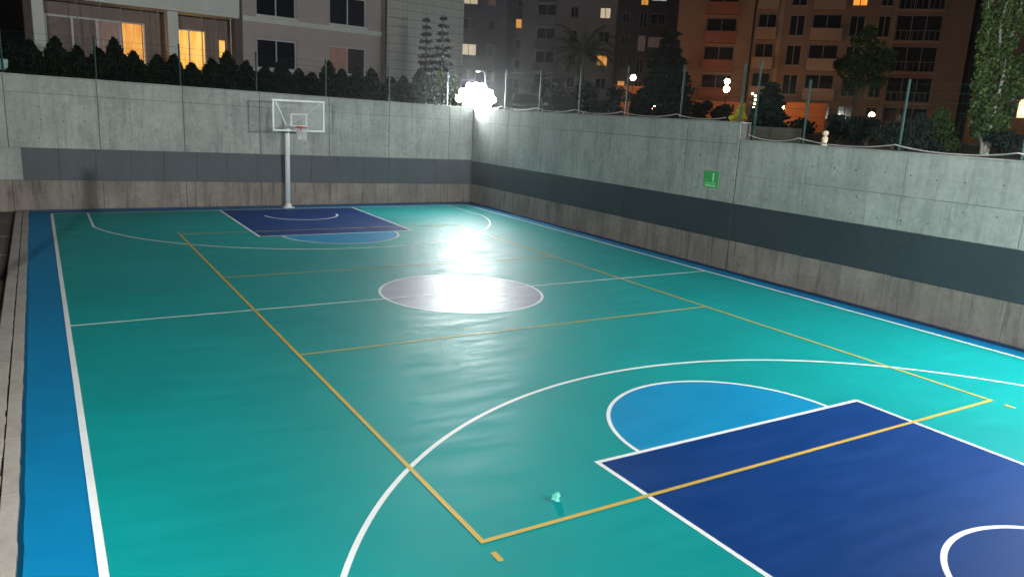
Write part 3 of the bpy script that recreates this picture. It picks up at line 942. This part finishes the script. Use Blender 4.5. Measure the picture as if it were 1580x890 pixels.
# small cream ornament on the low wall
P = (XR + .55, -2.35)
og = empty('garden_ornament', (P[0], P[1], 3.46), label='small cream garden figure beside the fence post on the low right wall', cat='ornament')
MB().tube([(0, 0, 0), (0, 0, .06), (0, 0, .16), (0, 0, .25), (0, 0, .30)], [.085, .09, .06, .085, .05], 12).build('body', plain('cream stone', (.62, .50, .36), .8), og, True)
MB().sphere((0, 0, .37), .075, 12, 8).build('head', MATS['cream stone'], og, True)


# ================================================================== PARKED CARS
def car(px, dist, face, col, label):
    P = at_dist(px, dist, 170)
    t = empty('parked_car', (P[0], P[1], GZ), face, label=label, cat='car', group='cars parked beyond the fence')
    body = N('car paint ' + label[:12]); body.b.inputs['Base Color'].default_value = (*col, 1)
    body.b.inputs['Roughness'].default_value = .22; body.b.inputs['Coat Weight'].default_value = .6
    # stations along length (x forward): (x, half width, z bottom, z belt)
    st = [(-2.05, .70, .45, .80), (-1.95, .82, .30, .92), (-1.2, .88, .22, .97), (0, .89, .20, .97), (.9, .88, .22, .96), (1.6, .85, .25, .86), (1.98, .76, .32, .74), (2.08, .64, .42, .62)]
    mb = MB(); n = len(st)
    for x, hw, z0, z1 in st:
        for (yy_, zz) in ((-hw * .92, z0), (-hw, z0 + .12), (-hw, z1 - .16), (-hw * .93, z1), (hw * .93, z1), (hw, z1 - .16), (hw, z0 + .12), (hw * .92, z0)): mb.v.append((x, yy_, zz))
    for i in range(n - 1):
        for k in range(8): mb.f.append((i * 8 + k, i * 8 + (k + 1) % 8, i * 8 + 8 + (k + 1) % 8, i * 8 + 8 + k))
    mb.f.append(tuple(range(8))); mb.f.append(tuple((n - 1) * 8 + k for k in range(8)))
    bo = mb.build('body', body.m, t, True)
    rf = MB()   # cabin: roof and pillars
    lo = [(-1.75, .76, .94), (.95, .80, .95)]; hi = [(-1.15, .60, 1.44), (.10, .62, 1.46)]
    rf.v += [(-1.15, -.60, 1.42), (.10, -.62, 1.44), (.10, .62, 1.44), (-1.15, .60, 1.42), (-1.05, -.5, 1.47), (.0, -.52, 1.49), (.0, .52, 1.49), (-1.05, .5, 1.47)]
    rf.f += [(0, 1, 5, 4), (1, 2, 6, 5), (2, 3, 7, 6), (3, 0, 4, 7), (4, 5, 6, 7), (3, 2, 1, 0)]
    for sy in (-1, 1):
        rf.tube([(.95, sy * .78, .95), (.10, sy * .62, 1.43)], .035, 6); rf.tube([(-1.75, sy * .74, .93), (-1.15, sy * .6, 1.42)], .05, 6)
        rf.tube([(-.35, sy * .82, .95), (-.4, sy * .61, 1.43)], .035, 6)
    rf.build('roof', body.m, t)
    gm = glassmat('car glass', (.02, .025, .03), .03)
    MB().poly([(.97, -.74, .96), (.97, .74, .96), (.12, .58, 1.43), (.12, -.58, 1.43)]).build('windscreen', gm, t)
    MB().poly([(-1.78, -.70, .94), (-1.78, .70, .94), (-1.17, .56, 1.42), (-1.17, -.56, 1.42)]).build('rear_window', gm, t)
    for sy in (-1, 1):
        MB().poly([(.9, sy * .80, .96), (-1.7, sy * .77, .95), (-1.13, sy * .605, 1.42), (.07, sy * .622, 1.43)]).build('side_window', gm, t)
        MB().box(1.86, 2.03, sy * .58 - .13, sy * .58 + .13, .58, .70).build('headlight', plain('headlight glass', (.7, .75, .75), .1), t, bevel=.02)
        MB().box(.62, .76, sy * .95 - .09, sy * .95 + .09, .95, 1.07).build('mirror', body.m, t, bevel=.02)
        for x in (-1.3, 1.32):
            wl = MB().tube([(x, sy * .80, .31), (x, sy * .90, .31)], .31, 20).build('wheel', M_BLACK, t)
            MB().tube([(x, sy * .901, .31), (x, sy * .912, .31)], .19, 14).build('rim', M_FRAMED, wl)
    MB().box(2.03, 2.09, -.42, .42, .44, .56).build('grille', M_BLACK, t)
    return t


car(811, 41, R(-118), (.16, .17, .18), 'silver grey car parked behind the fence beside the corner floodlight')
car(866, 42, R(-112), (.035, .037, .045), 'dark car parked second from the corner floodlight')

# ================================================================== VEGETATION
nr = np.random.default_rng(11)


def leaves(pts, size, mat, name, parent, aspect=1.6, up=0.0, jit=.5):
    """many small leaf faces at pts"""
    n = len(pts); pts = np.asarray(pts, float)
    a = nr.normal(size=(n, 3)); a[:, 2] += up * 2
    a /= np.linalg.norm(a, axis=1)[:, None]
    b = nr.normal(size=(n, 3)); b -= a * (a * b).sum(1)[:, None]; b /= np.linalg.norm(b, axis=1)[:, None]
    sz = size * (1 + jit * nr.uniform(-1, 1, n))[:, None]
    v = np.stack([pts - a * sz * aspect / 2, pts + b * sz / 2, pts + a * sz * aspect / 2, pts - b * sz / 2], 1).reshape(-1, 3)
    me = bpy.data.meshes.new(name)
    me.vertices.add(4 * n); me.vertices.foreach_set('co', v.ravel().astype(np.float32))
    me.loops.add(4 * n); me.loops.foreach_set('vertex_index', np.arange(4 * n, dtype=np.int32))
    me.polygons.add(n); me.polygons.foreach_set('loop_start', np.arange(0, 4 * n, 4, dtype=np.int32))
    me.update(calc_edges=True); me.validate(); me.materials.append(mat)
    return link(bpy.data.objects.new(name, me), parent)


def cone_pts(n, h, r0, shell=.35, z0=.05, power=.8, lump=.18, k=6):
    z = nr.uniform(0, 1, n) ** 1.15
    ph = nr.uniform(0, 2 * math.pi, n)
    prof = r0 * (1 - z) ** power
    lob = 1 + lump * np.sin(ph * 3 + z * 17) + lump * np.sin(ph * 5 - z * 29 + 1)
    rr = prof * lob * (1 - shell * nr.uniform(0, 1, n) ** 1.5) + .02
    return np.stack([rr * np.cos(ph), rr * np.sin(ph), z0 + z * h], 1)


def blob_pts(n, centers, rads, shell=.6):
    c = np.asarray(centers, float); k = nr.integers(0, len(c), n)
    d = nr.normal(size=(n, 3)); d /= np.linalg.norm(d, axis=1)[:, None]
    rr = np.asarray(rads)[k] * (1 - shell * nr.uniform(0, 1, n) ** 1.8)
    return c[k] + d * rr[:, None] * np.array([1, 1, .85])


L_HEDGE = leafmat('hedge needles', (.004, .007, .004), (.012, .018, .009), .1)
L_DARK = leafmat('dark conifer needles', (.012, .022, .018), (.035, .05, .04), .1)
L_GREEN = leafmat('green leaves', (.03, .055, .018), (.10, .15, .05), .3)
L_POP = leafmat('poplar leaves', (.035, .075, .02), (.16, .24, .08), .35)
L_LIME = leafmat('lime leaves', (.08, .14, .02), (.26, .36, .08), .4)
L_LAMPYEL = leafmat('leaves in lamp yellow', (.30, .26, .02), (.65, .60, .08), .4)  # yellow lamplight on the bush put into the leaf colour
L_GREY = leafmat('grey needles', (.04, .04, .042), (.09, .09, .095), .2)
L_PALM = leafmat('palm leaflets', (.025, .045, .025), (.07, .10, .055), .2)

# conifer hedge behind the back fence, plant by plant
hv = []
for v in range(4):
    h = (1.25, 1.5, 1.4, 1.65)[v]
    hv.append((cone_pts(2600, h, .58, .5, .02, .75, .2), h))
hmesh = []
for i, x in enumerate(np.arange(-13.4, 6.6, .62)):
    v = (i * 7 + i // 3) % 4
    zb = 3.98
    t = empty('hedge_conifer', (x + rnd.uniform(-.1, .1), YB + .95 + rnd.uniform(-.1, .15), zb), rnd.uniform(0, 6), label='dark evergreen conifer in the dense hedge behind the back wall', cat='shrub', group='conifers of the hedge behind the back wall')
    s = lerp(1.02, .80, (x + 13) / 20) * rnd.uniform(.9, 1.1); t.scale = (1, 1, s)
    if len(hmesh) <= 3 and v not in [q[0] for q in hmesh]:
        o = leaves(hv[v][0], .085, L_HEDGE, 'foliage', t, 2.2, .5); hmesh.append((v, o.data))
        o2 = MB().tube([(0, 0, -.02), (0, 0, hv[v][1] * .8)], [.035, .01], 6).build('trunk', M_BARK, t); hmesh[-1] = (v, o.data, o2.data)
    else:
        q = [q for q in hmesh if q[0] == v][0]
        link(bpy.data.objects.new('foliage', q[1]), t); link(bpy.data.objects.new('trunk', q[2]), t)


def shrub(x, y, z, h, r, mat, label, n=2600, leaf=.07, kind='cone', cat='shrub', name='shrub', group=None):
    t = empty(name, (x, y, z), rnd.uniform(0, 6), label=label, cat=cat, group=group)
    if kind == 'cone':
        leaves(cone_pts(n, h, r, .5, .02, .7, .18), leaf, mat, 'foliage', t, 2.0, .4)
        MB().tube([(0, 0, -.02), (0, 0, h * .8)], [.04, .01], 6).build('trunk', M_BARK, t)
    else:
        cs, rs = [], []
        for k in range(16):
            a = rnd.uniform(0, 6.28); q = rnd.uniform(0, .75) * r
            cs.append((q * math.cos(a), q * math.sin(a), rnd.uniform(.25, .85) * h)); rs.append(rnd.uniform(.22, .42) * min(r, h))
        leaves(blob_pts(n, cs, rs), leaf, mat, 'foliage', t, 1.7)
        mb = MB()
        for c in cs[:7]: mb.tube([(0, 0, -.02), (c[0] * .4, c[1] * .4, c[2] * .5), c], [.03, .02, .006], 5)
        mb.build('stems', M_BARK, t)
    return t


def px_shrub(px, pyt, dist, wpx, mat, label, zb=GZ, **kw):
    P = at_dist(px, dist, 170); h = z_at(px, pyt, dist) - zb
    return shrub(P[0], P[1], zb, h, wpx / 2 * dist / FPX, mat, label, **kw)


# bright climbers by the floodlight
px_shrub(641, 122, 37.0, 16, L_LIME, 'slim bright green climber beside the hedge end', 3.98, n=900, leaf=.09)
px_shrub(678, 106, 37.0, 18, L_LIME, 'tall bright green climber next to the fence near the floodlight', 3.98, n=1200, leaf=.09)
px_shrub(700, 118, 37.6, 18, L_LIME, 'bright green climber closest to the corner floodlight', 3.98, n=1000, leaf=.09)
px_shrub(657, 140, 37.3, 46, L_GREEN, 'low lit bush between the bright climbers', 3.98, n=1600, leaf=.08, kind='blob')
px_shrub(622, 128, 36.6, 40, L_HEDGE, 'dark bush at the right end of the hedge', 3.98, n=1800, leaf=.08, kind='blob')


def layered_conifer(x, y, zb, h, r, mat, label, n=5200, leaf=.10, tiers=9, name='conifer_tree'):
    t = empty(name, (x, y, zb), rnd.uniform(0, 6), label=label, cat='tree')
    pts = []; mb = MB(); mb.tube([(0, 0, -.05), (0, 0, h * .97)], [h * .02 + .03, .01], 8)
    for k in range(tiers):
        q = k / tiers; z = h * (.12 + .86 * q); rr = r * (1 - q) ** .75 + .08
        for j in range(9):
            a = j / 9 * 6.283 + k * 1.3 + rnd.uniform(-.3, .3); L = rr * rnd.uniform(.7, 1.12)
            tip = (L * math.cos(a), L * math.sin(a), z + L * rnd.uniform(-.28, .12))
            mb.tube([(0, 0, z), tip], [.02, .006], 4)
            m_ = max(8, int(n / tiers / 9 * (1.5 - q)))
            f = nr.uniform(.1, 1, m_) ** .7
            p = np.stack([f * tip[0], f * tip[1], z + f * (tip[2] - z)], 1) + nr.normal(size=(m_, 3)) * np.array([.07, .07, .05]) * (L + .4)
            pts.append(p)
    mb.build('trunk', M_BARK, t)
    leaves(np.concatenate(pts), leaf, mat, 'crown', t, 2.2, .1)
    return t


def px_conifer(px, pyt, dist, wpx, mat, label, zb=GZ, **kw):
    P = at_dist(px, dist, 170); h = z_at(px, pyt, dist) - zb
    return layered_conifer(P[0], P[1], zb, h, wpx / 2 * dist / FPX, mat, label, **kw)


px_conifer(655, 16, 43, 34, L_GREY, 'slim grey conifer before the pale cladding, left of two', leaf=.07, tiers=13, n=2600)
px_conifer(680, 14, 44, 42, L_GREY, 'slim grey conifer before the pale cladding, right of two', leaf=.07, tiers=13, n=3000)
px_conifer(1024, 38, 50, 100, L_DARK, 'tall dark conifer right of the first glowing street lamp', leaf=.13, tiers=12, n=14000)
px_conifer(1186, 120, 33, 62, L_DARK, 'dark conifer behind the tall fence post at the wall step', leaf=.08, tiers=9, n=6000)
px_shrub(1078, 150, 40, 46, L_HEDGE, 'dark rounded shrub right of the tall conifer', kind='blob', n=2200, leaf=.09)
px_shrub(1112, 158, 42, 40, L_HEDGE, 'small dark shrub before the garden wall', kind='blob', n=1800, leaf=.09)
px_shrub(985, 148, 38, 50, L_HEDGE, 'dark shrub left of the tall conifer', kind='blob', n=2200, leaf=.09)
px_shrub(945, 132, 46, 60, L_DARK, 'dark bush below the right side of the palm', kind='blob', n=2600, leaf=.11)
px_shrub(905, 122, 50, 76, L_DARK, 'wide dark bush under the palm crown', kind='blob', n=3200, leaf=.12)
px_shrub(850, 118, 56, 60, L_DARK, 'dark bush left of the palm trunk', kind='blob', n=2600, leaf=.12)
px_shrub(1141, 160, 26.0, 25, L_LAMPYEL, 'small bush with yellow lamplight in its leaf colour at the end of the higher wall', 3.9, kind='blob', n=1300, leaf=.06)
px_shrub(1455, 168, 27, 50, L_GREEN, 'conical green shrub with pale tips left of the poplar', 3.46, n=2600, leaf=.06)
px_shrub(1422, 178, 26, 58, L_DARK, 'dark conical shrub by the low right wall', 3.46, n=2600, leaf=.07)
px_shrub(1345, 182, 27, 64, L_DARK, 'rounded dark shrub under the leafy tree', 3.46, kind='blob', n=2600, leaf=.07)
px_shrub(1300, 176, 30, 52, L_DARK, 'dark shrub left of the leafy tree trunk', 3.46, kind='blob', n=2200, leaf=.07)
px_shrub(1385, 190, 25, 50, L_DARK, 'low dark shrub beside the middle green fence post', 3.46, kind='blob', n=1800, leaf=.06)
px_shrub(1240, 185, 30, 50, L_HEDGE, 'low dark shrub behind the second fence post', 3.46, kind='blob', n=1800, leaf=.07)
px_shrub(1562, 198, 26, 56, L_DARK, 'dark bush at the right edge beside the poplar', 3.46, kind='blob', n=2200, leaf=.07)


# palm
P = at_dist(898, 55, 100); zc = z_at(898, 82, 55) - GZ
pt = empty('palm_tree', (P[0], P[1], GZ), label='palm with arching fronds before the mauve grey block', cat='tree')
MB().tube([(0, 0, -.05), (.05, 0, zc * .4), (.02, 0, zc * .75), (0, 0, zc)], [.24, .19, .17, .2], 12).build('trunk', M_BARK, pt, True)
for k in range(26):
    a = k * 2.399; el = R(72 - 88 * ((k + .5) / 26)); L = rnd.uniform(2.2, 2.9)
    path = []
    for q in range(9):
        f = q / 8; e = el - f * f * R(62)
        path.append((0, 0, 0) if q == 0 else tuple(Vector(path[-1]) + Vector((math.cos(a) * math.cos(e), math.sin(a) * math.cos(e), math.sin(e))) * L / 8))
    mb = MB(); mb.tube(path, [.03 - .003 * q for q in range(9)], 5)
    sd = Vector((-math.sin(a), math.cos(a), 0))
    for q in range(2, 33):
        f = q / 33 * 7.99; i_ = int(f); p = Vector(path[i_]).lerp(Vector(path[i_ + 1]), f - i_)
        dr = (Vector(path[i_ + 1]) - Vector(path[i_])).normalized(); ll = .62 * math.sin(min(1, .25 + q / 33) * 2.6)
        for sg_ in (-1, 1):
            tip = p + (sd * sg_ * .8 + dr * .55 + Vector((0, 0, -.35 + rnd.uniform(-.15, .1)))) * ll
            n_ = dr * .035
            mb.poly([p - n_, p + n_, tip])
    o = mb.build('frond', L_PALM, pt); o.location = (0, 0, zc)


# broadleaf tree and poplar on the right
def leafy_tree(px, base_y, dist, cr, mat, label, zb, n, leaf, bark, trunk_r):
    """cr: clumps as pixel (x, y, radius px)"""
    P = at_dist(px, dist, 170); d = ray(px, 170); rt = np.array([d[1], -d[0]]); rt /= np.linalg.norm(rt)
    t = empty('leafy_tree', (P[0], P[1], zb), label=label, cat='tree')
    cs, rs = [], []
    for (x, y, r_) in cr:
        Q = at_dist(x, dist + rnd.uniform(-.5, .5) * r_ / 20, 170) - P
        cs.append((Q[0], Q[1], z_at(x, y, dist) - zb)); rs.append(r_ * dist / FPX)
    leaves(blob_pts(n, cs, rs, .75), leaf, mat, 'crown', t, 1.5)
    return t, cs


cl = [(1318, 62, 17), (1340, 80, 18), (1312, 92, 20), (1298, 105, 16), (1350, 100, 16), (1330, 118, 20), (1310, 128, 15), (1347, 126, 12), (1325, 48, 9), (1286, 100, 9), (1335, 100, 20), (1362, 86, 8)]
t, cs = leafy_tree(1318, 220, 46, cl, L_GREEN, 'round leafy tree before the ochre block', GZ, 3300, .13, M_BARK, .1)
zc = max(c[2] for c in cs)
mb = MB(); mb.tube([(0, 0, -.05), (.03, 0, 1.2), (.05, .02, 2.6), (0, 0, zc * .8)], [.11, .09, .07, .02], 8)
for c in cs: mb.tube([(0, 0, rnd.uniform(.45, .65) * zc), tuple(.5 * np.array(c) + np.array([0, 0, .3])), c], [.035, .02, .006], 5)
mb.build('trunk', M_BARK, t)

cl = []
for (bx, lean, ht) in ((1524, -2, 300), (1536, 6, 330), (1546, 30, 200), (1514, -12, 215)):
    for k in range(15):
        f = k / 14; y = 205 - ht * f * .98
        cl.append((bx + lean * f * 1.5 + rnd.uniform(-4, 4), y, (6.5 + 6 * math.sin(min(1, f * 1.15) * 2.6)) * (1 - .35 * f) * rnd.uniform(.75, 1.25) + 1.5))
t, cs = leafy_tree(1532, 235, 26, cl, L_POP, 'tall poplar with several pale stems and lit leaves at the right', 3.46, 9500, .075, M_BARKP, .06)
mb = MB()
for j in range(4):
    seg = cs[j * 15:(j + 1) * 15]
    p0 = ((j - 1.5) * .06, rnd.uniform(-.05, .05), -.05)
    mb.tube([p0] + [seg[k] for k in range(0, 15, 2)], [.055] + [.05 - .006 * q for q in range(8)], 7)
    for k in range(1, 14, 2):
        c = seg[k]; mb.tube([seg[k - 1], (c[0] + rnd.uniform(-.2, .2), c[1] + rnd.uniform(-.2, .2), c[2] + .15)], [.014, .004], 4)
mb.build('trunk', M_BARKP, t)
#PART3
# ================================================================== HAZE: thin volume added for a glow round the corner floodlight
hz = MB().box(-203, 203, -203, 203, -1.5, 42).build('haze', plain('tmp', (1, 1, 1)), kind='stuff')
hm = bpy.data.materials.new('glow haze'); hm.use_nodes = True
ht_ = hm.node_tree; ht_.nodes.clear()
ho = ht_.nodes.new('ShaderNodeOutputMaterial'); hv_ = ht_.nodes.new('ShaderNodeVolumePrincipled')
hv_.inputs['Color'].default_value = (.95, .96, 1, 1)
hv_.inputs['Density'].default_value = 0.0003
hv_.inputs['Anisotropy'].default_value = 0.85
ht_.links.new(hv_.outputs['Volume'], ho.inputs['Volume'])
hz.data.materials.clear(); hz.data.materials.append(hm)
